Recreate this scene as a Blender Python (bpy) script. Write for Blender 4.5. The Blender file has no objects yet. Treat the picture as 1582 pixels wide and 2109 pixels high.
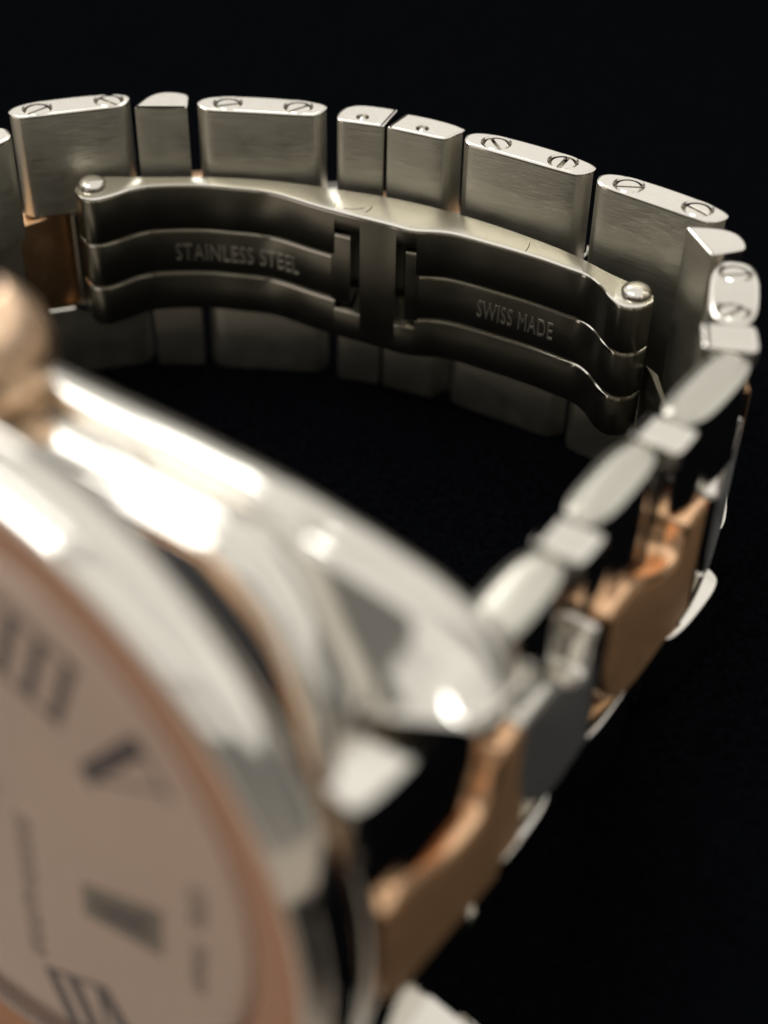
import bpy, bmesh, math, random
from mathutils import Vector, Matrix
random.seed(7)
C = bpy.context.scene.collection
SC = bpy.context.scene
SC.unit_settings.scale_length = 0.01          # 1 unit = 1 cm

# ------------------------------------------------------------------ camera, world, lamps, exposure
TH, ROLL, CAMZ = 0.709372870, -0.022698427, 6.45382308
FPX = 3168.0
fwd = Vector((0, math.cos(TH), -math.sin(TH))); rgt = Vector((1, 0, 0)); dwn = fwd.cross(rgt)
cr, sr = math.cos(ROLL), math.sin(ROLL)
ax = cr * rgt + sr * dwn; ay = -sr * rgt + cr * dwn
cam = bpy.data.cameras.new('camera'); camo = bpy.data.objects.new('camera', cam); C.objects.link(camo)
M = Matrix.Identity(4)
for i in range(3):
    M[i][0] = ax[i]; M[i][1] = -ay[i]; M[i][2] = -fwd[i]
M[2][3] = CAMZ
camo.matrix_world = M
cam.sensor_fit = 'HORIZONTAL'; cam.sensor_width = 36.0; cam.lens = FPX / 1582.0 * 36.0
cam.clip_start = 0.1; cam.clip_end = 1000
cam.dof.use_dof = True; cam.dof.focus_distance = 9.35
cam.dof.aperture_fstop = cam.lens * 1e-3 / 0.30
SC.camera = camo

w = bpy.data.worlds.new('World'); SC.world = w; w.use_nodes = True
w.node_tree.nodes['Background'].inputs[0].default_value = (1.0, 0.95, 0.87, 1)
w.node_tree.nodes['Background'].inputs[1].default_value = 0.22
SC.view_settings.view_transform = 'Standard'; SC.view_settings.look = 'None'
SC.view_settings.exposure = 0.0
SC.cycles.max_bounces = 8; SC.cycles.glossy_bounces = 6
SC.cycles.sample_clamp_indirect = 6.0

def area(name, loc, target, sx, sy, radiance, col):
    l = bpy.data.lights.new(name, 'AREA'); l.shape = 'RECTANGLE'; l.size = sx; l.size_y = sy
    l.energy = radiance * math.pi * sx * sy; l.color = col
    o = bpy.data.objects.new(name, l); C.objects.link(o)
    o.location = loc
    d = (Vector(target) - Vector(loc)).normalized()
    o.rotation_euler = d.to_track_quat('-Z', 'Y').to_euler()
    return o
for yc, rad in ((-95, .8), (-45, .95), (5, .88), (55, 1.0), (97, .85), (133, 1.02), (174, .9)):
    area('ceiling_lamp', (-20, yc, 70), (-20, yc, 0), 330, 47 if yc < 60 else (34 if yc < 140 else 44), rad, (1.0, 0.972, 0.92))
area('tube_lamp', (-16.5, 50, 40), (0, 5, 2), 12.0, 13.0, 5.5, (1.0, 0.97, 0.93))
area('tube_lamp', (-3, 54, 40), (0, 5, 2), 12.0, 13.0, 5.5, (1.0, 0.97, 0.93))
lamp = area('tube_lamp', (-30, -5.5, 52), (-1.3, 4, 3), 37.0, 12.0, 10.0, (1.0, 0.97, 0.93))
_d = (Vector((-1.3, 4, 3)) - Vector((-30, -5.5, 52))).normalized(); _x = Vector((.82, -.57, 0)); _x = (_x - _d * _x.dot(_d)).normalized(); _y = (-_d).cross(_x)
lamp.rotation_euler = Matrix((_x, _y, -_d)).transposed().to_euler()

# ------------------------------------------------------------------ materials
def principled(name, col, metal, rough, grain=None, grain_amt=0.0, rough_var=0.0, scale=14.0, tint=0.0):
    m = bpy.data.materials.new(name); m.use_nodes = True
    nt = m.node_tree; b = nt.nodes['Principled BSDF']
    b.inputs['Base Color'].default_value = (*col, 1); b.inputs['Metallic'].default_value = metal
    b.inputs['Roughness'].default_value = rough
    tc = nt.nodes.new('ShaderNodeTexCoord')
    if grain:
        mp = nt.nodes.new('ShaderNodeMapping'); mp.inputs['Scale'].default_value = grain
        nz = nt.nodes.new('ShaderNodeTexNoise'); nz.inputs['Scale'].default_value = 1.0; nz.inputs['Detail'].default_value = 4
        nt.links.new(tc.outputs['Object'], mp.inputs[0]); nt.links.new(mp.outputs[0], nz.inputs['Vector'])
        bp = nt.nodes.new('ShaderNodeBump'); bp.inputs['Strength'].default_value = grain_amt; bp.inputs['Distance'].default_value = 0.004
        nt.links.new(nz.outputs['Fac'], bp.inputs['Height']); nt.links.new(bp.outputs[0], b.inputs['Normal'])
        if tint:
            mx = nt.nodes.new('ShaderNodeMixRGB'); mx.inputs[1].default_value = (*[c * (1 - tint) for c in col], 1); mx.inputs[2].default_value = (*[min(1, c * (1 + tint)) for c in col], 1)
            nt.links.new(nz.outputs['Fac'], mx.inputs[0]); nt.links.new(mx.outputs[0], b.inputs['Base Color'])
    if rough_var:
        n2 = nt.nodes.new('ShaderNodeTexNoise'); n2.inputs['Scale'].default_value = scale; n2.inputs['Detail'].default_value = 5
        nt.links.new(tc.outputs['Object'], n2.inputs['Vector'])
        mr = nt.nodes.new('ShaderNodeMapRange'); mr.inputs[3].default_value = max(0.02, rough - rough_var); mr.inputs[4].default_value = rough + rough_var
        nt.links.new(n2.outputs['Fac'], mr.inputs[0]); nt.links.new(mr.outputs[0], b.inputs['Roughness'])
    return m
STEEL = (0.66, 0.632, 0.575)
ROSE = (0.80, 0.50, 0.30)
m_pol = principled('polished_steel', STEEL, 1, 0.13, grain=(5, 5, 5), grain_amt=0.06, rough_var=0.07, scale=16)
m_case = principled('case_steel', STEEL, 1, 0.09, rough_var=0.03, scale=5)
m_brush = principled('brushed_steel', (0.54, 0.515, 0.44), 1, 0.38, grain=(4, 110, 210), grain_amt=0.5, rough_var=0.08, scale=6, tint=0.24)
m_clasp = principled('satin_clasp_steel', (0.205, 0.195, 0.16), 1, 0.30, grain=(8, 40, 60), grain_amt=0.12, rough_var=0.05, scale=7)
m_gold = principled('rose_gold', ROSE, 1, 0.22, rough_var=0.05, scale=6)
m_goldb = principled('brushed_rose_gold', (0.74, 0.45, 0.25), 1, 0.34, grain=(4, 60, 70), grain_amt=0.5, rough_var=0.06, tint=0.2)
m_goldf = principled('satin_rose_gold', (0.82, 0.50, 0.27), 1, 0.52, grain=(160, 160, 24), grain_amt=0.2, rough_var=0.06, tint=0.06)
m_steelf = principled('satin_steel', (0.50, 0.50, 0.49), 1, 0.47, grain=(160, 160, 24), grain_amt=0.2, rough_var=0.06, tint=0.08)
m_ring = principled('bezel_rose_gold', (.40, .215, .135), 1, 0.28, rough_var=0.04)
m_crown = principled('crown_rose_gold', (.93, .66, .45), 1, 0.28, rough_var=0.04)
m_hair = principled('hair', (0.02, 0.015, 0.01), 0, 0.5)
m_edge = principled('clasp_edge_steel', (0.46, 0.44, 0.375), 1, 0.24, grain=(10, 40, 40), grain_amt=0.1, rough_var=0.05)
m_side = principled('brushed_link_side', (0.30, 0.29, 0.255), 1, 0.4, grain=(60, 60, 4), grain_amt=0.3, rough_var=0.05)
m_cap = principled('satin_link_end', (0.47, 0.455, 0.40), 1, 0.22, grain=(6, 40, 6), grain_amt=0.25, rough_var=0.08, scale=12)
m_dial = principled('cream_dial', (0.88, 0.68, 0.555), 0.0, 0.45, grain=(9, 9, 9), grain_amt=0.05, rough_var=0.05)
m_ink = principled('numeral_ink', (0.035, 0.022, 0.035), 0, 0.4)
m_print = principled('dial_print', (0.24, 0.19, 0.16), 0, 0.5)
m_win = principled('date_frame', (0.30, 0.25, 0.19), 0, 0.5)
m_disc = principled('date_disc', (0.13, 0.11, 0.08), 0, 0.5)
m_dark = principled('screw_hole_steel', (0.16, 0.15, 0.13), 1, 0.4)
m_letter = principled('engraving_edge', (0.62, 0.59, 0.52), 1, 0.36)
m_cab = principled('dark_spinel', (0.01, 0.012, 0.03), 0, 0.08)
m_darkrefl = principled('painted_black_reflection', (0.008, 0.009, 0.012), 0, 0.5)  # black stands in for the steel shoulder reflecting dark velvet
m_bounce = principled('added_pale_bounce', (0.42, 0.37, 0.32), 0, 0.6, grain=(.6, .6, .6), grain_amt=0.02)  # kept pale so the added slab reflects onto bezel and dial
m_lint = principled('lint', (0.02, 0.021, 0.024), 0, 0.8)

def velvet_mat():
    m = bpy.data.materials.new('black_velvet'); m.use_nodes = True
    nt = m.node_tree; b = nt.nodes['Principled BSDF']
    b.inputs['Roughness'].default_value = 1.0; b.inputs['Specular IOR Level'].default_value = 0.0
    tc = nt.nodes.new('ShaderNodeTexCoord'); nz = nt.nodes.new('ShaderNodeTexNoise')
    nz.inputs['Scale'].default_value = 26; nz.inputs['Detail'].default_value = 8; nz.inputs['Roughness'].default_value = 0.75
    nt.links.new(tc.outputs['Object'], nz.inputs['Vector'])
    cr_ = nt.nodes.new('ShaderNodeValToRGB'); cr_.color_ramp.elements[0].position = 0.35; cr_.color_ramp.elements[0].color = (0.0006, 0.0007, 0.001, 1)
    cr_.color_ramp.elements[1].position = 0.8; cr_.color_ramp.elements[1].color = (0.004, 0.0045, 0.006, 1)
    nt.links.new(nz.outputs['Fac'], cr_.inputs[0]); nt.links.new(cr_.outputs[0], b.inputs['Base Color'])
    return m
m_velvet = velvet_mat()

def crystal_mat():
    m = bpy.data.materials.new('sapphire_crystal'); m.use_nodes = True
    nt = m.node_tree; nt.nodes.clear()
    out = nt.nodes.new('ShaderNodeOutputMaterial'); mix = nt.nodes.new('ShaderNodeMixShader')
    tr = nt.nodes.new('ShaderNodeBsdfTransparent'); gl = nt.nodes.new('ShaderNodeBsdfGlossy'); gl.inputs['Roughness'].default_value = 0.03
    fr = nt.nodes.new('ShaderNodeFresnel'); fr.inputs['IOR'].default_value = 1.5
    nt.links.new(fr.outputs[0], mix.inputs[0]); nt.links.new(tr.outputs[0], mix.inputs[1]); nt.links.new(gl.outputs[0], mix.inputs[2])
    nt.links.new(mix.outputs[0], out.inputs[0])
    return m
m_glass = crystal_mat()

# ------------------------------------------------------------------ helpers
def obj(name, bm, mat, parent=None, sharp=35, loc=None, mw=None):
    bmesh.ops.recalc_face_normals(bm, faces=bm.faces[:])
    if name in ('bracelet_link', 'centre_piece', 'lug', 'case_middle', 'end_link') and bm.calc_volume(signed=True) < 0:
        bmesh.ops.reverse_faces(bm, faces=bm.faces[:])
    me = bpy.data.meshes.new(name); bm.to_mesh(me); bm.free()
    for p in me.polygons: p.use_smooth = True
    me.set_sharp_from_angle(angle=math.radians(sharp))
    mats = mat if isinstance(mat, (list, tuple)) else [mat]
    for mm in mats: me.materials.append(mm)
    o = bpy.data.objects.new(name, me); C.objects.link(o)
    if parent: o.parent = parent
    if mw is not None: o.matrix_local = mw
    elif loc: o.location = loc
    return o

def catmull(pts, k=3, closed=True):
    n = len(pts); out = []
    rng = range(n) if closed else range(n - 1)
    for i in rng:
        if closed: p0, p1, p2, p3 = pts[i - 1], pts[i], pts[(i + 1) % n], pts[(i + 2) % n]
        else: p0, p1, p2, p3 = pts[max(i - 1, 0)], pts[i], pts[i + 1], pts[min(i + 2, n - 1)]
        for j in range(k):
            t = j / k
            out.append(tuple(0.5 * ((2 * b) + (-a + c) * t + (2 * a - 5 * b + 4 * c - d) * t * t + (-a + 3 * b - 3 * c + d) * t ** 3)
                             for a, b, c, d in zip(p0, p1, p2, p3)))
    if not closed: out.append(tuple(pts[-1]))
    return out

def inset(poly, d, steps=5):
    for _ in range(steps):
        q = inset1(poly, d / steps); n = len(q)
        for i in range(n):
            j = (i + 1) % n
            if (q[j][0] - q[i][0]) * (poly[j][0] - poly[i][0]) + (q[j][1] - q[i][1]) * (poly[j][1] - poly[i][1]) < 0:
                m = ((q[i][0] + q[j][0]) / 2, (q[i][1] + q[j][1]) / 2); q[i] = m; q[j] = (m[0] + 1e-5 * (poly[j][0] - poly[i][0]), m[1] + 1e-5 * (poly[j][1] - poly[i][1]))
        poly = q
    return poly
def inset1(poly, d):
    n = len(poly); out = []
    area_ = sum(poly[i][0] * poly[(i + 1) % n][1] - poly[(i + 1) % n][0] * poly[i][1] for i in range(n))
    sg = 1 if area_ > 0 else -1
    for i in range(n):
        a = Vector(poly[i - 1]); b = Vector(poly[i]); c = Vector(poly[(i + 1) % n])
        e1 = (b - a).normalized(); e2 = (c - b).normalized()
        n1 = Vector((-e1.y, e1.x)) * sg; n2 = Vector((-e2.y, e2.x)) * sg
        m = (n1 + n2)
        m = m.normalized() if m.length > 1e-6 else n1
        k = min(1.6, 1 / max(0.3, m.dot(n1)))
        out.append((b.x + m.x * d * k, b.y + m.y * d * k))
    return out

def loft(bm, loops, cap0=True, cap1=True, closed=True, mats=None):
    vs = [[bm.verts.new(p) for p in L] for L in loops]
    n = len(loops[0])
    for k in range(len(vs) - 1):
        for i in range(n if closed else n - 1):
            j = (i + 1) % n
            f = bm.faces.new((vs[k][i], vs[k][j], vs[k + 1][j], vs[k + 1][i]))
            if mats: f.material_index = mats[k]
    if cap0: bm.faces.new(vs[0])
    if cap1:
        f = bm.faces.new(vs[-1])
        if mats: f.material_index = mats[-1]
    return vs

def revolve(bm, prof, axis_o, e1, e2, e3, seg=96):
    """prof: list of (R, off); circle in e1/e2, off along e3"""
    rings = []
    for R, o in prof:
        rings.append([bm.verts.new(axis_o + e1 * (R * math.cos(2 * math.pi * k / seg)) + e2 * (R * math.sin(2 * math.pi * k / seg)) + e3 * o) for k in range(seg)])
    for a, b in zip(rings, rings[1:]):
        for k in range(seg):
            j = (k + 1) % seg
            bm.faces.new((a[k], a[j], b[j], b[k]))
    return rings

def trim(bm, zmax):
    for v in bm.verts:
        z = (v.co - CASE_C).dot(Zz)
        if abs(z) > zmax: v.co -= Zz * (z - math.copysign(zmax, z))
def lift(bm):
    for v in bm.verts:
        a = abs((v.co - CASE_C).dot(U)); t = min(1, max(0, (a - 1.25) / .55)); v.co += Nn * (.17 * t * t * (3 - 2 * t))
def disc_cap(bm, ring): bm.faces.new(ring)

def cyl(bm, c, r, z0, z1, seg=28):
    L = lambda z, rr: [(c[0] + rr * math.cos(2 * math.pi * k / seg), c[1] + rr * math.sin(2 * math.pi * k / seg), z) for k in range(seg)]
    return L

# ------------------------------------------------------------------ velvet
CASE_C = Vector((-1.81, 4.318, 1.0))
def vel_h(x, y):
    d = math.hypot(x + 2.1, y - 4.1)
    t = min(1, max(0, (d - 1.9) / 2.2)); t = t * t * (3 - 2 * t)
    base = -1.28 * (1 - t) - 0.012
    u_ = Vector((0.82, -0.57)); s = abs((x + 1.81) * u_.x + (y - 4.318) * u_.y); q = (x + 1.81) * -u_.y * -1 + 0
    far = max(0, math.hypot(x, y - 6) - 4)
    return base + 0.03 * math.sin(x * .9 + y * .4) * min(1, far * .3) - 0.0
n0x, n0y = math.sin(math.radians(-34.77)), -math.cos(math.radians(-34.77))
bm = bmesh.new()
N = 190; S = 44.0
def gx(i): 
    t = (i / N) * 2 - 1
    return S * (0.35 * t + 0.65 * t ** 3)
grid = [[bm.verts.new((gx(i), 6 + gx(j), vel_h(gx(i), 6 + gx(j)))) for j in range(N + 1)] for i in range(N + 1)]
for i in range(N):
    for j in range(N):
        if gx(i) < -14 or gx(i) > 9 or gx(j) < -7.2: continue
        if (gx(i) + 1.81) * n0x + (gx(j) + 6 - 4.318) * n0y > .12 and (gx(i) + 1.81) * -n0y + (gx(j) + 1.682) * n0x < 3.5: continue  # velvet left open in front so the watch reflects the added slab
        bm.faces.new((grid[i][j], grid[i + 1][j], grid[i + 1][j + 1], grid[i][j + 1]))
vel = obj('velvet_ground', bm, m_velvet, sharp=180); vel['kind'] = 'structure'

bm = bmesh.new()
loft(bm, [[(-60, -50, z), (60, -50, z), (60, 60, z), (-60, 60, z)] for z in (-3.4, -1.36)])
tb = obj('unseen_bounce_table', bm, m_bounce, sharp=30); tb['kind'] = 'structure'  # added unseen slab, bounces light onto bezel, lug and dial

# ------------------------------------------------------------------ watch root
watch = bpy.data.objects.new('wristwatch', None); C.objects.link(watch)
watch['label'] = 'two-tone steel and rose gold wristwatch lying on its side on black velvet'
watch['category'] = 'watch'

# ------------------------------------------------------------------ bracelet links
Wd = 2.0
RZ0, RZ1 = 0.55, 1.42
PROF_L = [(0.0, .42), (.022, .2), (.065, .05), (.13, 0), (.5, 0), (.86, 0), (.93, .07), (.972, .25), (1.0, .56), (.965, .76), (.86, .89), (.70, .97), (.5, 1.0), (.3, .985), (.14, .91), (.045, .76), (.005, .58)]
PROF_S = [(0.0, .06), (.05, 0), (.5, 0), (.95, 0), (1.0, .06), (1.0, .45), (.985, .78), (.9, .9), (.7, .99), (.45, .97), (.24, .76), (.08, .36)]
PROF_A = [(0.0, .35), (.03, .14), (.12, 0), (.5, 0), (.93, 0), (.98, .02), (1.0, .08), (1.03, .5), (1.07, .90), (1.02, .98), (.6, 1.0), (.3, .95), (.1, .78), (.02, .55)]
PROF_B = [(0.0, .08), (.02, .02), (.07, 0), (.5, 0), (.86, 0), (.96, .12), (1.03, .4), (1.10, .72), (1.03, .84), (.8, .95), (.45, 1.0), (.13, .98), (.09, .90), (0.045, .5)]
def superellipse(n, m=28):
    out = []
    for k in range(m):
        t = 2 * math.pi * k / m; c, q = math.cos(t), math.sin(t)
        out.append((.5 + .5 * math.copysign(abs(c) ** (2 / n), c), .5 + .5 * math.copysign(abs(q) ** (2 / n), q)))
    return out
PROF_N = superellipse(2.9)
PROF_F = [(0, .09), (.035, .025), (.12, 0), (.5, 0), (.88, 0), (.965, .025), (1, .09), (1.02, .5), (1.03, .86), (.99, .955), (.88, 1), (.5, 1.01), (.12, 1), (.01, .955), (-.03, .86), (-.02, .5)]

def frame(P0, P1):
    d = Vector((P1[0] - P0[0], P1[1] - P0[1])); L = d.length; d /= L
    m = Matrix(((d.x, -d.y, 0, P0[0]), (d.y, d.x, 0, P0[1]), (0, 0, 1, 0), (0, 0, 0, 1)))
    return m, L

def bevel_loop(poly, z, sgn, b):
    """three loops rounding the rim towards z"""
    return [[(x, y, z - sgn * b) for x, y in poly], [(x, y, z - sgn * b * .35) for x, y in inset(poly, b * .35 * .45)],
            [(x, y, z) for x, y in inset(poly, b)]] + ([[(x, y, z) for x, y in inset(poly, b + .006)]] if b < .028 else [[(x, y, z - sgn * .007) for x, y in inset(poly, b + .005)], [(x, y, z - sgn * .0065) for x, y in inset(poly, b + .012)]])

def link_mesh(prof, L, T, bev, rows=True, zlo=0.0, zhi=Wd, split=False, finger=False, ledge=False, waist=False):
    poly = catmull([(x * L, y * T) for x, y in prof], 3)
    bm = bmesh.new()
    zr0, zr1 = (RZ0, RZ1) if not finger else (0.8, 1.2)
    if split:
        back = [(x, max(y, T * .7)) for x, y in poly]
        lp = bevel_loop(poly, zlo, -1, bev)[::-1] + [[(x, y, .55) for x, y in poly], [(x, y, .56) for x, y in inset(poly, .008)], [(x, max(y, T * .7), .561) for x, y in poly]]
        lp += [[(x, y, 1.279) for x, y in back], [(x, y, 1.28) for x, y in inset(poly, .008)], [(x, y, 1.29) for x, y in poly]] + bevel_loop(poly, zhi, 1, bev)
        loft(bm, lp)
    else:
        cut = [(x, y if y < T * .45 else T * .45 + (y - T * .45) * .02) for x, y in poly]
        low = [(x, y + (.065 * min(1, max(0, (y / T - .5) / .4)) if ledge else 0)) for x, y in poly]
        lp = bevel_loop(low, zlo, -1, bev)[::-1]
        lp += [[(x, y, zr0 - .022) for x, y in low], [(x, y, zr0 - .006) for x, y in inset(low, .006)], [(x, y, zr0) for x, y in inset(low, .02)], [(x, y, zr0 + .0005) for x, y in cut],
               [(x, y, zr1 - .0005) for x, y in cut], [(x, min(y, T * .93), zr1) for x, y in poly], [(x, y, zr1 + .02) for x, y in poly]]
        if waist:
            wl = lambda L: [(x, min(y, T * .70) + .001 * (y / T), z) for x, y, z in L]
            lp = [wl(L) for L in lp]
            lp += [wl([(x, y, zhi - .11) for x, y in poly]), [(x, y, zhi - .10) for x, y in inset(poly, .006)], [(x, y, zhi - .09) for x, y in poly]]
        lp += bevel_loop(poly, zhi, 1, bev)
        loft(bm, lp)
    bmesh.ops.remove_doubles(bm, verts=bm.verts[:], dist=1e-5)
    return bm

def cut_holes(o, holes, mw):
    """round recesses (x, y, r, depth) in the top face"""
    bm = bmesh.new()
    seg = 32
    for x, y, r, dp in holes:
        c = [[(x + r * k_ * math.cos(2 * math.pi * k / seg), y + r * k_ * math.sin(2 * math.pi * k / seg), z) for k in range(seg)]
             for k_, z in ((1.0, Wd - dp), (1.0, Wd - .012), (1.14, Wd + .004), (1.14, Wd + .06))]
        loft(bm, c)
    bmesh.ops.recalc_face_normals(bm, faces=bm.faces[:])
    me = bpy.data.meshes.new('cutter'); bm.to_mesh(me); bm.free()
    me.materials.append(m_pol)
    co = bpy.data.objects.new('cutter', me); C.objects.link(co)
    co.matrix_world = mw
    mod = o.modifiers.new('b', 'BOOLEAN'); mod.operation = 'DIFFERENCE'; mod.object = co; mod.solver = 'EXACT'
    bpy.context.view_layer.update()
    dg = bpy.context.evaluated_depsgraph_get()
    nm = bpy.data.meshes.new_from_object(o.evaluated_get(dg))
    o.modifiers.clear(); o.data = nm; nm.name = 'bracelet_link'
    for p in nm.polygons: p.use_smooth = True
    nm.set_sharp_from_angle(angle=math.radians(35))
    bpy.data.objects.remove(co)

def screw_mesh(r, ang):
    """slotted head: two half discs over a base disc"""
    bm = bmesh.new(); g = r * .15
    seg = 14
    for sgn in (1, -1):
        a0 = math.asin(g / r)
        pts = [(r * math.cos(a0 + (math.pi - 2 * a0) * k / seg), r * math.sin(a0 + (math.pi - 2 * a0) * k / seg)) for k in range(seg + 1)]
        pts = [(x, y * sgn) for x, y in pts]
        if sgn < 0: pts = pts[::-1]
        loft(bm, [[(x, y, -.05) for x, y in pts], [(x, y, -.006) for x, y in pts], [(x, y, 0) for x, y in inset(pts, .006)]])
    base = [(r * .98 * math.cos(2 * math.pi * k / 28), r * .98 * math.sin(2 * math.pi * k / 28)) for k in range(28)]
    loft(bm, [[(x, y, -.06) for x, y in base], [(x, y, -.032) for x, y in base]])
    bmesh.ops.rotate(bm, verts=bm.verts[:], cent=(0, 0, 0), matrix=Matrix.Rotation(ang, 3, 'Z'))
    return bm

O2 = Vector((1.47, 5.85)); D2 = Vector((-.548, -.836)); N2 = Vector((.836, -.548))
def SP(s, off): 
    p = O2 + D2 * s + N2 * off
    return (p.x, p.y)
# kind, inner start, inner end, thickness, rim bevel, screw angles (or None)
LINKS = [
    ('L0', (-2.88, 7.98), (-2.30, 8.69), .24, .02, (.3, 1.2)),
    ('L1', (-2.40, 8.89), (-1.665, 9.13), .215, .016, (.5, 2.2)),
    ('S', (-1.645, 9.09), (-1.315, 9.105), .23, .014, None),
    ('L', (-1.265, 9.085), (-.43, 9.03), .225, .016, (.35, .75)),
    ('A', (-.372, 8.985), (-.055, 8.905), .26, .014, 'hole'),
    ('B', (-.036, 8.897), (.35, 8.74), .235, .014, 'hole'),
    ('L', (.41, 8.725), (1.17, 8.30), .225, .016, (2.4, 1.6)),
    ('L', (1.185, 8.245), (1.875, 7.765), .225, .016, (.55, 2.9)),
    ('S', (1.69, 7.745), (1.79, 7.445), .25, .009, None),
    ('N', (1.785, 7.42), (1.665, 6.785), .27, .022, (1.9, 2.5)),
    ('F', (1.635, 6.785), (1.61, 6.545), .29, .024, None),
    ('N', SP(-.735, -.225), SP(-.015, -.24), .265, .045, None),
    ('F', SP(-.004, -.235), SP(.214, -.235), .265, .026, None),
    ('N', SP(.225, -.275), SP(.915, -.265), .25, .045, None),
    ('F', SP(.922, -.24), SP(1.15, -.24), .26, .026, None),
    ('N', SP(1.16, -.265), SP(1.84, -.255), .27, .045, None),
]
PR = {'L': PROF_L, 'L0': PROF_L, 'L1': PROF_L, 'S': PROF_S, 'A': PROF_A, 'B': PROF_B, 'N': PROF_N, 'F': PROF_F}
for kind, P0, P1, T, bev, scr in LINKS:
    mw, L = frame(P0, P1)
    bm = link_mesh(PR[kind], L, T, bev, split=kind in ('L0', 'L1'), finger=kind in 'SF', ledge=kind == 'N', waist=kind == 'F')
    # brushed flanks, polished rims and tops
    bm.normal_update()
    lk = obj('bracelet_link', bm, [m_brush, m_pol, m_cap, m_side], watch, sharp=30, mw=mw)
    for p in lk.data.polygons:
        zc = p.center.z
        p.material_index = 1 if (zc > Wd - .05 or (0.5 < zc < 1.5 and abs(p.normal.z) > .3) or p.normal.y > -.3) else 0
        if kind == 'F' and abs(p.normal.x) > .45 and zc < Wd - .05: p.material_index = 3
        if bev > .028 and p.normal.z > .9 and Wd - .02 < zc < Wd - .003: p.material_index = 2
    if scr == 'hole':
        x = .5 * L; y = .33 * T
        cut_holes(lk, [(x, y, .038, .06)], mw)
        b2 = bmesh.new(); ring = [[(r_ * math.cos(2 * math.pi * k / 20), r_ * math.sin(2 * math.pi * k / 20), z) for k in range(20)] for r_, z in ((.024, -.05), (.024, -.012), (.014, -.002))]
        loft(b2, ring); obj('pin', b2, m_pol, lk, loc=(x, y, Wd))
    elif scr:
        xs = [.235 * L, .235 * L + .455] if kind != 'N' else [.2 * L, .8 * L]
        yy = .5 * T
        cut_holes(lk, [(xs[0], yy, .088, .07), (xs[1], yy, .088, .07)], mw)
        for x, a in zip(xs, scr):
            obj('screw', screw_mesh(.074, a), m_pol, lk, loc=(x, yy, Wd - .009 - random.random() * .005))
    lk.name = 'bracelet_link'

# centre row: alternate steel and rose gold bridging pieces on the outside
def centre_piece(mw, poly, T, mat, y0=.11, proud=.05):
    bm = bmesh.new()
    poly = catmull(poly, 3)
    L = [[(x, y, z) for x, z in pp] for y, pp in ((y0, poly), (T + .005, poly), (T + proud * .6, inset(poly, .012)), (T + proud * .9, inset(poly, .028)), (T + proud, inset(poly, .045)), (T + proud + .002, inset(poly, .055)))]
    loft(bm, L)
    o = obj('centre_piece', bm, [mat, m_goldf if mat is m_gold else m_steelf], watch, sharp=40, mw=mw)
    for p in o.data.polygons: p.material_index = 1 if p.normal.y > .95 else 0
    return o
def H_poly(s0, s1, f0, f1):
    L_ = s1 - s0
    return [(s0, .66), (s0 + .05, .60), (s0 + .3 * L_, .57), (s1 - .48, .565), (s1 - .28, .63), (s1 - .10, .80), (s1 - .01, 1.0),
            (s1, 1.2), (s1 - .005, 1.40), (s1 - .05, 1.445), (s1 - .18, 1.44), (s1 - .30, 1.42), (s1 - .42, 1.37), (f1 + .06, 1.285), (f1 - .04, 1.235), ((f0 + f1) / 2 - .02, 1.215), (f0 + .03, 1.235), (f0 - .015, 1.32), (f0 - .05, 1.40), (s0 + .05, 1.41), (s0, 1.35)]
mwS, _ = frame(SP(0, -.25), SP(1, -.25))
for s0, s1, f0, f1, mat, lab in ((-.29, .84, -.0, .21, m_gold, 'rose gold centre piece'), (.87, 1.66, .97, 1.14, m_pol, 'steel centre piece'), ):
    p = [(x, z) for x, z in H_poly(s0, s1, f0, f1)]
    o = centre_piece(mwS, p, .26, mat); o['label'] = lab
for P0, P1, T, mat, lab in (((1.665, 6.86), (1.395, 6.09), .265, m_pol, 'steel centre piece'), ((1.83, 7.98), (1.72, 6.95), .26, m_gold, 'rose gold centre piece'), ((.9, 8.48), (1.78, 7.90), .23, m_pol, 'steel centre piece'), ((-.1, 8.94), (.85, 8.52), .22, m_gold, 'rose gold centre piece'),
                            ((-1.1, 9.07), (-.15, 8.97), .22, m_pol, 'steel centre piece'), ((-2.0, 9.06), (-1.15, 9.10), .21, m_gold, 'rose gold centre piece')):
    mw, L = frame(P0, P1)
    o = centre_piece(mw, [(x, z) for x, z in H_poly(0, L - .03, .33, .55)], T, mat); o['label'] = lab

# end link between the lugs, with its rose gold centre
bm = bmesh.new()
mwE, _ = frame(SP(1.86, -.255), SP(2.86, -.255))
pe = catmull([(0, .05), (.05, 0), (.5, .0), (.72, -.02), (.86, .04), (.90, .13), (.88, .225), (.6, .262), (.3, .262), (.06, .25), (0, .2)], 3)
cutp = [(x, y if y < .12 else .12 + (y - .12) * .02) for x, y in pe]
lp = bevel_loop(pe, 0.02, -1, .02)[::-1] + [[(x, y, .5) for x, y in pe], [(x, min(y, .245), .52) for x, y in pe], [(x, y, .5205) for x, y in cutp],
      [(x, y, 1.2195) for x, y in cutp], [(x, min(y, .245), 1.22) for x, y in pe], [(x, y, 1.24) for x, y in pe], [(x, y, 1.5) for x, y in pe]] + bevel_loop(pe, 1.95, 1, .02)
loft(bm, lp); bmesh.ops.remove_doubles(bm, verts=bm.verts[:], dist=1e-5)
obj('end_link', bm, m_pol, watch, sharp=30, mw=mwE)
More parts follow.
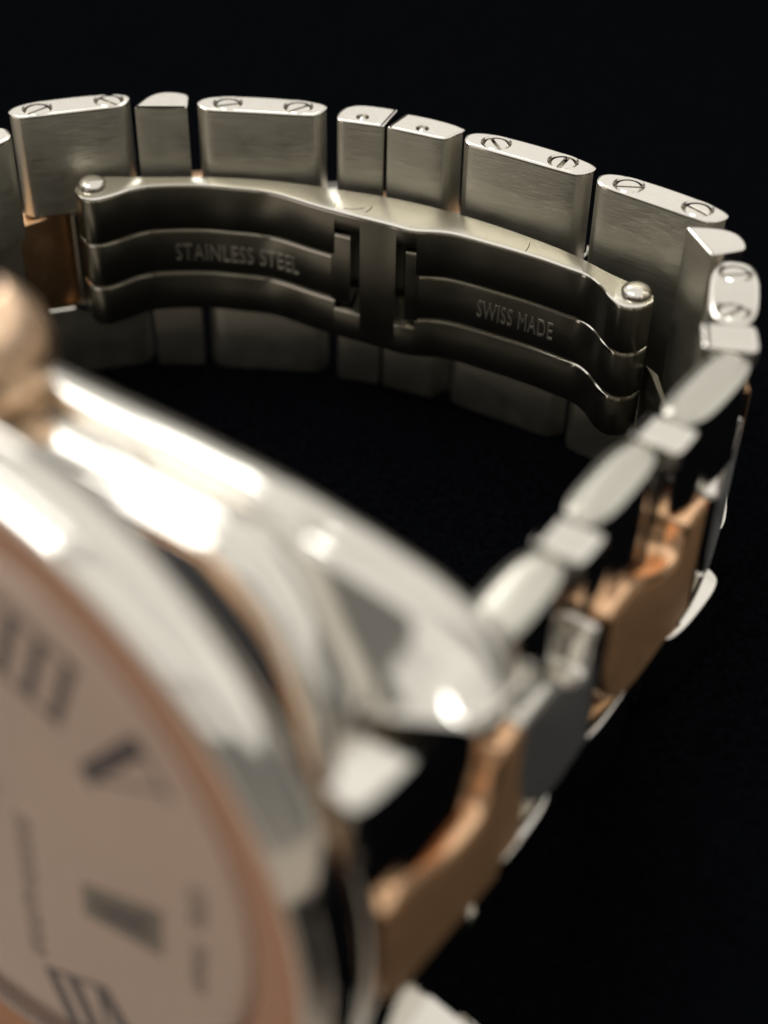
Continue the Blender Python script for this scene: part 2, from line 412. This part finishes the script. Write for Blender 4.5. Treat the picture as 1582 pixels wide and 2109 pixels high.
o = centre_piece(mwE, [(-.34, .42), (.0, .44), (.4, .5), (.76, .58), (.83, .7), (.85, .95), (.85, 1.22), (.80, 1.30), (.68, 1.29), (.48, 1.19), (.3, 1.11), (.1, 1.10), (.02, 1.16), (-.03, 1.28), (-.07, 1.38), (-.14, 1.42), (-.27, 1.42), (-.34, 1.36), (-.36, 1.2), (-.36, .6)], .262, m_gold, y0=.13)
o['label'] = 'rose gold centre piece beside the case'

# ------------------------------------------------------------------ clasp
OUT = [(-2.03, 8.86), (-1.99, 8.94), (-1.87, 9.0), (-1.6, 9.01), (-1.2, 9.03), (-.78, 9.0), (-.33, 8.9), (.08, 8.78), (.45, 8.61), (.77, 8.42), (1.10, 8.18), (1.33, 7.95), (1.50, 7.80), (1.555, 7.72)]
INN = [(-2.035, 8.81), (-1.98, 8.725), (-1.89, 8.70), (-1.79, 8.755), (-1.6, 8.885), (-1.28, 8.925), (-1.02, 8.90), (-.77, 8.85), (-.51, 8.71), (-.32, 8.615), (-.04, 8.49), (.14, 8.41), (.37, 8.385), (.65, 8.255), (.9, 8.12), (1.07, 8.01), (1.18, 7.935), (1.25, 7.83), (1.30, 7.69), (1.37, 7.60), (1.47, 7.60), (1.55, 7.665)]
def resample(pts, n):
    pts = catmull(pts, 8, closed=False)
    acc = [0]
    for a, b in zip(pts, pts[1:]): acc.append(acc[-1] + math.dist(a, b))
    out = []; k = 0
    for i in range(n):
        t = acc[-1] * i / (n - 1)
        while k < len(pts) - 2 and acc[k + 1] < t: k += 1
        q = (t - acc[k]) / max(1e-9, acc[k + 1] - acc[k]); q = min(1, max(0, q))
        out.append(Vector((pts[k][0] + (pts[k + 1][0] - pts[k][0]) * q, pts[k][1] + (pts[k + 1][1] - pts[k][1]) * q)))
    return out
NC = 181
CI = resample(INN, NC)
CO_ = resample(OUT, NC)
def ix(x): return min(range(NC), key=lambda i: abs(CI[i].x - x) + (10 if CI[i].y > 9.2 else 0))
def strip(bm, i0, i1, zb, zt, cb=.014, ct=.024, back=0.0, cap=True):
    loops = []
    for i in range(i0, i1 + 1):
        I = CI[i]; O = CO_[i]; d = (O - I); Ln = max(d.length, 1e-4); d = d / Ln
        I2 = I + d * min(back, Ln * .5)
        c1 = min(ct, Ln * .4); c0 = min(cb, Ln * .4)
        loops.append([(O.x, O.y, zb), (*(I2 + d * c0), zb), (*(I2 + d * c0 * .3), zb + c0 * .3), (*I2, zb + c0), (*I2, zt - c1), (*(I2 + d * c1 * .3), zt - c1 * .3), (*(I2 + d * c1), zt), (O.x, O.y, zt)])
    loft(bm, loops)
ZA, ZB_, ZC_, ZD = 1.55, 1.22, .90, .60
sL0, sL1, sR0, sR1 = ix(-.352), ix(-.195), ix(.03), ix(.175)
clasp = bpy.data.objects.new('folding_clasp', None); C.objects.link(clasp); clasp.parent = watch
bm = bmesh.new()
strip(bm, 0, sL0, ZB_ + .006, ZA); strip(bm, sL0, sL1, 1.42, ZA, cb=.004); strip(bm, sL1, sR0, ZD, ZA); strip(bm, sR0, sR1, 1.42, ZA, cb=.004); strip(bm, sR1, NC - 1, ZB_ + .006, ZA)
strip(bm, 0, sL0, ZD, ZC_ - .006); strip(bm, sL0, sL1, ZD, .83, ct=.02); strip(bm, sR0, sR1, ZD, .83, ct=.02); strip(bm, sR1, NC - 1, ZD, ZC_ - .006)
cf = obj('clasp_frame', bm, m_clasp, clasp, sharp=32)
tL, tR = ix(-.25), ix(.105)
def polish(o):
    o.data.materials.append(m_pol); o.data.materials.append(m_edge)
    for p in o.data.polygons:
        if p.normal.z > .95: p.material_index = 2
        elif p.normal.z > .25: p.material_index = 1
for nm, i0, i1, j0, j1 in (('l', 0, sL0 - 1, sL0 - 1, tL), ('r', sR1 + 1, NC - 1, tR, sR1 + 1)):
    bm = bmesh.new()
    strip(bm, i0, i1, ZC_, ZB_, back=.004); strip(bm, j0, j1, .87, 1.39, back=.004)
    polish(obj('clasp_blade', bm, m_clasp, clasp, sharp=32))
polish(cf)
for x, y in ((-1.93, 8.87), (1.455, 7.735)):
    bm = bmesh.new(); r = .092
    loft(bm, [[(x + r * k_ * math.cos(2 * math.pi * k / 32), y + r * k_ * math.sin(2 * math.pi * k / 32), z) for k in range(32)] for k_, z in ((1, 1.53), (1, 1.565), (.96, 1.58), (.8, 1.597), (.5, 1.61), (.2, 1.615))])
    obj('hinge_pin', bm, m_pol, clasp, sharp=50)

def bent_text(txt, x0, x1, zc, h):
    cu = bpy.data.curves.new('engraving', 'FONT'); cu.body = txt; cu.size = 1.0; cu.resolution_u = 3; cu.space_character = 1.08
    to = bpy.data.objects.new('tmp', cu); C.objects.link(to)
    bpy.context.view_layer.update()
    dg = bpy.context.evaluated_depsgraph_get()
    me = bpy.data.meshes.new_from_object(to.evaluated_get(dg)); bpy.data.objects.remove(to)
    bm = bmesh.new(); bm.from_mesh(me)
    bmesh.ops.triangulate(bm, faces=bm.faces[:])
    xs = [v.co.x for v in bm.verts]; ys = [v.co.y for v in bm.verts]
    a, b = min(xs), max(xs); c, d = min(ys), max(ys)
    r = bmesh.ops.extrude_face_region(bm, geom=bm.faces[:])
    top = {v for v in r['geom'] if isinstance(v, bmesh.types.BMVert)}
    i0, i1 = ix(x0), ix(x1)
    for v in bm.verts:
        t = i0 + (i1 - i0) * (v.co.x - a) / (b - a); k = min(NC - 2, max(0, int(t))); q = t - k
        P = CI[k].lerp(CI[k + 1], q); T_ = (CI[k + 1] - CI[k]).normalized(); nrm = Vector((T_.y, -T_.x))
        off = .0045 if v in top else -.004
        P = P + nrm * (off - .004)
        v.co = (P.x, P.y, zc + ((v.co.y - c) / (d - c) - .5) * h)
    return obj('engraving', bm, m_letter, clasp, sharp=30)
bent_text('STAINLESS STEEL', -1.44, -.61, 1.045, .125)
bent_text('SWISS MADE', .555, 1.025, 1.06, .125)

# inner rose gold link and hinge at the left end of the clasp
bm = bmesh.new()
pg = [(-3.2, 8.0), (-2.56, 8.72), (-2.22, 8.99), (-2.14, 9.05), (-2.2, 9.14), (-2.66, 8.88), (-3.3, 8.1)]
loft(bm, [[(x, y, .57) for x, y in inset(pg, .01)], [(x, y, .58) for x, y in pg], [(x, y, 1.26) for x, y in pg], [(x, y, 1.27) for x, y in inset(pg, .01)]])
g = obj('inner_centre_link', bm, m_goldb, watch, sharp=30)
g['label'] = 'brushed rose gold inner link at the end of the clasp'
for (x, y, r, z0, z1) in ((-2.10, 9.0, .035, .6, 1.28), (-2.045, 8.985, .022, .62, 1.28)):
    bm = bmesh.new(); loft(bm, [[(x + r * math.cos(2 * math.pi * k / 24), y + r * math.sin(2 * math.pi * k / 24), z) for k in range(24)] for z in (z0, z1)])
    obj('hinge_tube', bm, m_clasp, clasp)
bm = bmesh.new()
for a, b, z0, z1 in (((-2.17, 8.965), (-2.02, 8.94), .545, .6), ((-2.05, 8.95), (-2.01, 8.94), .6, .70)):
    loft(bm, [[(a[0], a[1], z), (b[0], b[1], z), (b[0] + .01, b[1] + .05, z), (a[0] + .01, a[1] + .05, z)] for z in (z0, z1)])
obj('hinge_stop', bm, m_pol, clasp)
# right hand fold of the clasp, a flat lever running to the bracelet
bm = bmesh.new()
pl = [(1.57, 7.72), (1.64, 7.62), (1.67, 7.2), (1.61, 6.80), (1.58, 6.80), (1.635, 7.2), (1.59, 7.6)]
loft(bm, [[(x, y, .62) for x, y in pl], [(x, y, 1.05) for x, y in pl], [(x, y, 1.06) for x, y in inset(pl, .008)]])
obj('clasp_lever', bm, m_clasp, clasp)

# ------------------------------------------------------------------ watch case
al, be = math.radians(-34.77), math.radians(4)
U = Vector((math.cos(al), math.sin(al), 0)); n0 = Vector((math.sin(al), -math.cos(al), 0)); K = Vector((0, 0, 1))
Nn = n0 * math.cos(be) + K * math.sin(be); Zz = K * math.cos(be) - n0 * math.sin(be)
def cp(u, z, off): return CASE_C + U * u + Zz * z + Nn * off
case = watch
ZT = [(0, 1.685), (.4, 1.685), (.87, 1.67), (1.12, 1.645), (1.36, 1.60), (1.63, 1.53), (1.79, 1.46), (1.92, 1.385), (2.01, 1.30), (2.06, 1.22), (2.075, 1.17)]
def interp(tab, x):
    x = abs(x)
    for (a, ya), (b, yb) in zip(tab, tab[1:]):
        if x <= b: 
            t = (x - a) / (b - a); return ya + (yb - ya) * t
    return tab[-1][1]
def prof_body(u):
    """flank section of the round case body, off from back to front"""
    zt = min(interp(ZT, u), math.sqrt(max(.01, 1.965 ** 2 - u * u)))
    return [(-1.10, zt - .17), (-1.09, zt - .10), (-1.06, zt - .04), (-1.01, zt - .012), (-.97, zt - .002), (-.89, zt + .003), (-.815, zt - .002), (-.80, zt - .012),
            (-.79, zt - .045), (-.75, zt - .048), (-.735, zt - .014), (-.72, zt - .003), (-.64, zt + .002), (-.56, zt - .004), (-.525, zt - .016), (-.505, zt - .04), (-.50, zt - .07)]
us = [1.62 * math.sin(math.pi / 2 * (i / 40 * 2 - 1)) for i in range(41)]
bm = bmesh.new()
lo = []
for u_ in us:
    P = prof_body(u_)
    lo.append([cp(u_, max(z, .02), o_) for o_, z in P] + [cp(u_, -max(z, .02), o_) for o_, z in reversed(P)])
loft(bm, lo)
obj('case_middle', bm, m_case, case, sharp=38)
def prof_lug(u, zlow):
    zt = interp(ZT, u); a = abs(u)
    k = min(1, max(0, (a - 1.1) / .9))
    ob = -1.10 - .06 * min(1, max(0, (a - 1.2) / .8))
    of = -.57 - .16 * k ** 1.5
    bw = ob + .22 - .05 * k                       # front edge of the raised back band
    fl = bw + .06                                 # where the front slope begins
    pk = .075
    z0, z1 = zt - pk, zlow + .03
    return [(ob, zt - .17), (ob + .01, zt - .10), (ob + .04, zt - .04), (ob + .08, zt - .012), (ob + .12, zt - .002), ((ob + .12 + bw) / 2, zt + .002), (bw - .015, zt - .003), (bw, zt - .012),
            (bw + .014, zt - .05), (bw + .035, zt - pk + .008), (fl - .01, z0), (fl + .02, z0 - .01), (fl + (of - fl) * .33, z0 + (z1 - z0) * .30), (fl + (of - fl) * .6, z0 + (z1 - z0) * .58), (fl + (of - fl) * .85, z0 + (z1 - z0) * .84),
            (of - .012, z1), (of, zlow + .012), (of - .02, zlow)], of, ob
for su in (1, -1):
    for sz in (1, -1):
        bm = bmesh.new(); lo = []
        for k in range(22):
            u_ = .98 + 1.095 * math.sin(math.pi / 2 * k / 21)
            zl = .99 + max(0, 1.25 - u_) * .25 + max(0, u_ - 1.5) * .34
            P, of, ob = prof_lug(u_, zl)
            lo.append([cp(su * u_, sz * max(z, zl + .001 * j), o_) for j, (o_, z) in enumerate(P)] + [cp(su * u_, sz * zl, ob + .03), cp(su * u_, sz * (zl + .02), ob + .004)])
        m_ = sum((Vector(p) for p in lo[-1]), Vector()) / len(lo[-1])
        for q, du in ((.12, .012), (.4, .022)):
            lo.append([Vector(p).lerp(m_, q) + U * su * du for p in lo[21]])
        loft(bm, lo)
        obj('lug', bm, m_case, case, sharp=38)
# case back
bm = bmesh.new(); r = revolve(bm, [(1.55, -1.08), (1.55, -1.14), (1.5, -1.18), (1.3, -1.2), (.02, -1.2)], CASE_C, U, Zz, Nn, 72); disc_cap(bm, r[-1])
obj('case_back', bm, m_brush, case)
# rim of the case, painted-black reflection and thin gold ring round the bezel foot
bm = bmesh.new(); revolve(bm, [(1.70, -.60), (1.91, -.60), (1.955, -.57), (1.97, -.53), (1.965, -.495), (1.945, -.478), (1.932, -.476)], CASE_C, U, Zz, Nn, 128); trim(bm, 1.655); lift(bm)
obj('case_rim', bm, m_case, case)
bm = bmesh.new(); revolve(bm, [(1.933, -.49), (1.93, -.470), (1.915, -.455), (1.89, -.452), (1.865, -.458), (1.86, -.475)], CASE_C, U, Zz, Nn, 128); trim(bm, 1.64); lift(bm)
obj('amber_edge_ring', bm, m_gold, case)  # thin gold ring put in for the crescent's amber edge
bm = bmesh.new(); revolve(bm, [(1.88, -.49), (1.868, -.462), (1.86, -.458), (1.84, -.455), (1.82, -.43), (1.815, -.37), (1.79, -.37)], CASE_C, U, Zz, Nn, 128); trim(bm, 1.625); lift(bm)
obj('dark_reflection_ring', bm, m_darkrefl, case)  # black ring paints the shoulder's dark reflection as a crescent
# bezel
bm = bmesh.new(); revolve(bm, [(1.80, -.44), (1.82, -.38), (1.84, -.34), (1.88, -.30), (1.93, -.28), (1.955, -.265), (1.975, -.24), (1.982, -.205), (1.978, -.17), (1.965, -.13), (1.948, -.085), (1.944, -.080), (1.936, -.078), (1.93, -.066), (1.905, -.02), (1.893, -.002), (1.878, .006), (1.863, .002)], CASE_C, U, Zz, Nn, 160)
bz = obj('bezel', bm, m_case, case, sharp=50)
bm = bmesh.new(); revolve(bm, [(1.864, -.02), (1.862, -.006), (1.85, .002), (1.82, .003), (1.72, -.012), (1.62, -.032), (1.575, -.05), (1.555, -.075), (1.545, -.15)], CASE_C, U, Zz, Nn, 160)
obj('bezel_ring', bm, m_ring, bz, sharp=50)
# dial
dial = None
bm = bmesh.new(); r = revolve(bm, [(1.56, -.135), (1.2, -.133), (.03, -.133)], CASE_C, U, Zz, Nn, 96); disc_cap(bm, r[-1])
dial = obj('dial', bm, m_dial, case)
def dial_quad(bm, c, ex, ey, hx, hy, off=-.129, th=.004):
    pts = [(-hx, -hy), (hx, -hy), (hx, hy), (-hx, hy)]
    L = []
    for o_ in (off - th, off):
        L.append([CASE_C + U * (c[0] + ex[0] * a + ey[0] * b) + Zz * (c[1] + ex[1] * a + ey[1] * b) + Nn * o_ for a, b in pts])
    loft(bm, L)
def stroke(bm, p, q, wd):
    d = Vector((q[0] - p[0], q[1] - p[1])); L = d.length; d /= L
    dial_quad(bm, ((p[0] + q[0]) / 2, (p[1] + q[1]) / 2), d, (-d.y, d.x), L / 2, wd / 2)
def polar(r, t): return (r * math.cos(math.radians(t)), r * math.sin(math.radians(t)))
def numeral(strokes, t, r0=.77, r1=1.27):
    """strokes: (bottom x, top x, width) across the radius, x to the left positive in degrees at r1"""
    bm = bmesh.new()
    c = Vector(polar(1, t)); q = Vector((-c.y, c.x))
    for xb, xt, wd in strokes:
        stroke(bm, c * r0 + q * xb, c * r1 + q * xt, wd)
    for rr in (r0, r1):
        xs = [s[0 if rr == r0 else 1] for s in strokes]
        stroke(bm, c * rr + q * (min(xs) - .045), c * rr + q * (max(xs) + .045), .022)
    return obj('numeral', bm, m_ink, dial)
numeral([(.24, .24, .06), (.08, .08, .06), (-.08, -.08, .06), (-.24, -.24, .06)], 73, .80, 1.19)
numeral([(.01, .12, .10), (-.01, -.10, .014)], 37, .78, 1.26)
numeral([(.14, .20, .09), (.12, .02, .03), (-.08, -.08, .08), (-.24, -.24, .08)], -66, 1.15, 1.5)
numeral([(.16, .16, .08), (0, 0, .08), (-.16, -.16, .08)], 99)
numeral([(.16, .16, .08), (0, 0, .08)], 128)
numeral([(.12, -.12, .09), (-.12, .12, .03), (.24, .24, .08)], 158)
numeral([(.12, -.12, .09), (-.12, .12, .03)], -158)
numeral([(.12, -.12, .09), (-.12, .12, .03), (-.24, -.24, .08)], -126)
# date window
bm = bmesh.new()
quad = [(.53, -.50), (1.01, -.42), (1.02, -.10), (.53, -.28)]
loft(bm, [[cp(u_, z, o_) for u_, z in quad] for o_ in (-.133, -.1285)])
dw = obj('date_window', bm, m_win, dial)
bm = bmesh.new()
loft(bm, [[cp(u_, z, o_) for u_, z in inset(quad, .05)] for o_ in (-.129, -.1265)])
obj('date_disc', bm, m_disc, dw)
bm = bmesh.new()
for p_, q_ in (((.66, -.41), (.80, -.29)), ((.78, -.37), (.90, -.25))): 
    d_ = Vector((q_[0] - p_[0], q_[1] - p_[1])).normalized(); w_ = Vector((-d_.y, d_.x)) * .03
    pts = [Vector(p_) + w_, Vector(p_) - w_, Vector(q_) - w_, Vector(q_) + w_]
    loft(bm, [[cp(p.x, p.y, o_) for p in pts] for o_ in (-.127, -.1245)])
obj('date_numeral', bm, m_ink, dw)
# print on the dial: small blurred rows of lettering strokes
random.seed(3)
def row(u0, za, zb, h, n):
    bm = bmesh.new()
    for k in range(n):
        z = za + (zb - za) * (k + .5) / n
        for j in range(2):
            stroke(bm, (u0 - h / 2, z + (j - .5) * (zb - za) / n * .5), (u0 + h / 2, z + (j - .5) * (zb - za) / n * .5), .022)
        if random.random() < .7:
            uu = u0 + random.choice((-h / 2, 0, h / 2)); stroke(bm, (uu, z - .03), (uu, z + .03), .018)
    return obj('lettering', bm, m_print, dial)
row(.17, -1.10, -.08, .10, 9)
row(1.22, -.50, -.16, .07, 4)
row(1.22, -.05, .20, .07, 3)
# hands
for t, L_, wd in ((150, 1.15, .07), (-140, .8, .09)):
    bm = bmesh.new()
    c = Vector(polar(1, t)); q = Vector((-c.y, c.x))
    pts = [c * -.04 + q * .02, c * -.04 - q * .02, c * .3 - q * wd / 2, c * L_, c * .3 + q * wd / 2]
    loft(bm, [[cp(p.x, p.y, o_) for p in pts] for o_ in (-.1, -.085)])
    obj('hand', bm, m_ink, dial)
# crystal
bm = bmesh.new(); r = revolve(bm, [(1.56, -.06), (1.55, -.03), (1.5, -.02), (1.2, -.01), (.6, 0.0), (.02, .002)], CASE_C, U, Zz, Nn, 96); disc_cap(bm, r[-1])
obj('crystal', bm, m_glass, case)
# crown on the upper flank
cc = cp(-.43, 0, -.70)
bm = bmesh.new(); seg = 64
rings = []
for R, z, fl in ((.24, 1.60, 0), (.26, 1.70, 0), (.30, 1.75, .012), (.31, 1.80, .016), (.30, 1.91, .016), (.26, 2.02, .012), (.19, 2.10, 0), (.15, 2.13, 0), (.13, 2.135, 0)):
    rings.append([cc + U * ((R + fl * .25 * math.cos(k * 16 * 2 * math.pi / seg)) * math.cos(2 * math.pi * k / seg)) + Nn * ((R + fl * .25 * math.cos(k * 16 * 2 * math.pi / seg)) * math.sin(2 * math.pi * k / seg)) + Zz * z for k in range(seg)])
loft(bm, rings)
crown = obj('crown', bm, m_crown, case, sharp=50)
bm = bmesh.new(); rings = [[cc + U * (R * math.cos(2 * math.pi * k / 32)) + Nn * (R * math.sin(2 * math.pi * k / 32)) + Zz * z for k in range(32)] for R, z in ((.12, 2.125), (.11, 2.155), (.08, 2.18), (.04, 2.195), (.01, 2.198))]
loft(bm, rings); obj('cabochon', bm, m_cab, crown, sharp=70)

# ------------------------------------------------------------------ lint fibres on the velvet
random.seed(11)
bm = bmesh.new()
for k in range(16):
    x = random.uniform(2.3, 4.5); y = random.uniform(3.5, 11.0)
    L_ = random.uniform(.02, .12); a = random.uniform(0, 6.28); r_ = .0022
    prev = None
    for j in range(6):
        a += random.uniform(-.5, .5)
        z = vel_h(x, y) + .015
        ring = [bm.verts.new((x + r_ * math.cos(q * 2.094) * math.sin(a), y - r_ * math.cos(q * 2.094) * math.cos(a), z + r_ * math.sin(q * 2.094))) for q in range(3)]
        if prev:
            for q in range(3): bm.faces.new((prev[q], prev[(q + 1) % 3], ring[(q + 1) % 3], ring[q]))
        prev = ring; x += L_ / 5 * math.cos(a); y += L_ / 5 * math.sin(a)
def tube(bm, pts, r_):
    prev = None
    for k, p in enumerate(pts):
        a = Vector(pts[max(0, k - 1)]); b = Vector(pts[min(len(pts) - 1, k + 1)]); t_ = (b - a).normalized()
        s1 = t_.orthogonal().normalized(); s2 = t_.cross(s1)
        ring = [bm.verts.new(Vector(p) + (s1 * math.cos(q * 2.094) + s2 * math.sin(q * 2.094)) * r_) for q in range(3)]
        if prev:
            for q in range(3): bm.faces.new((prev[q], prev[(q + 1) % 3], ring[(q + 1) % 3], ring[q]))
        prev = ring
lint = obj('lint', bm, m_lint)
bm = bmesh.new()
tube(bm, catmull([(-2.06, 9.004, 1.58), (-2.045, 9.008, 1.63), (-2.0, 9.02, 1.665), (-1.95, 9.036, 1.665)], 4, closed=False), .0022)
tube(bm, catmull([(-.16, 8.62, 1.552), (-.13, 8.66, 1.553), (-.12, 8.70, 1.552)], 4, closed=False), .002)
tube(bm, catmull([(.83, 8.19, 1.552), (.85, 8.24, 1.554), (.86, 8.29, 1.552)], 4, closed=False), .002)
tube(bm, catmull([(-.30, 8.66, 1.552), (-.22, 8.655, 1.554), (-.17, 8.68, 1.552)], 4, closed=False), .0016)
hair = obj('hair_specks', bm, m_hair); hair['kind'] = 'stuff'; hair['label'] = 'fine dark hairs and specks clinging to the steel'; hair['category'] = 'lint'
lint['kind'] = 'stuff'; lint['label'] = 'scattered pale lint fibres on the black velvet'; lint['category'] = 'lint'
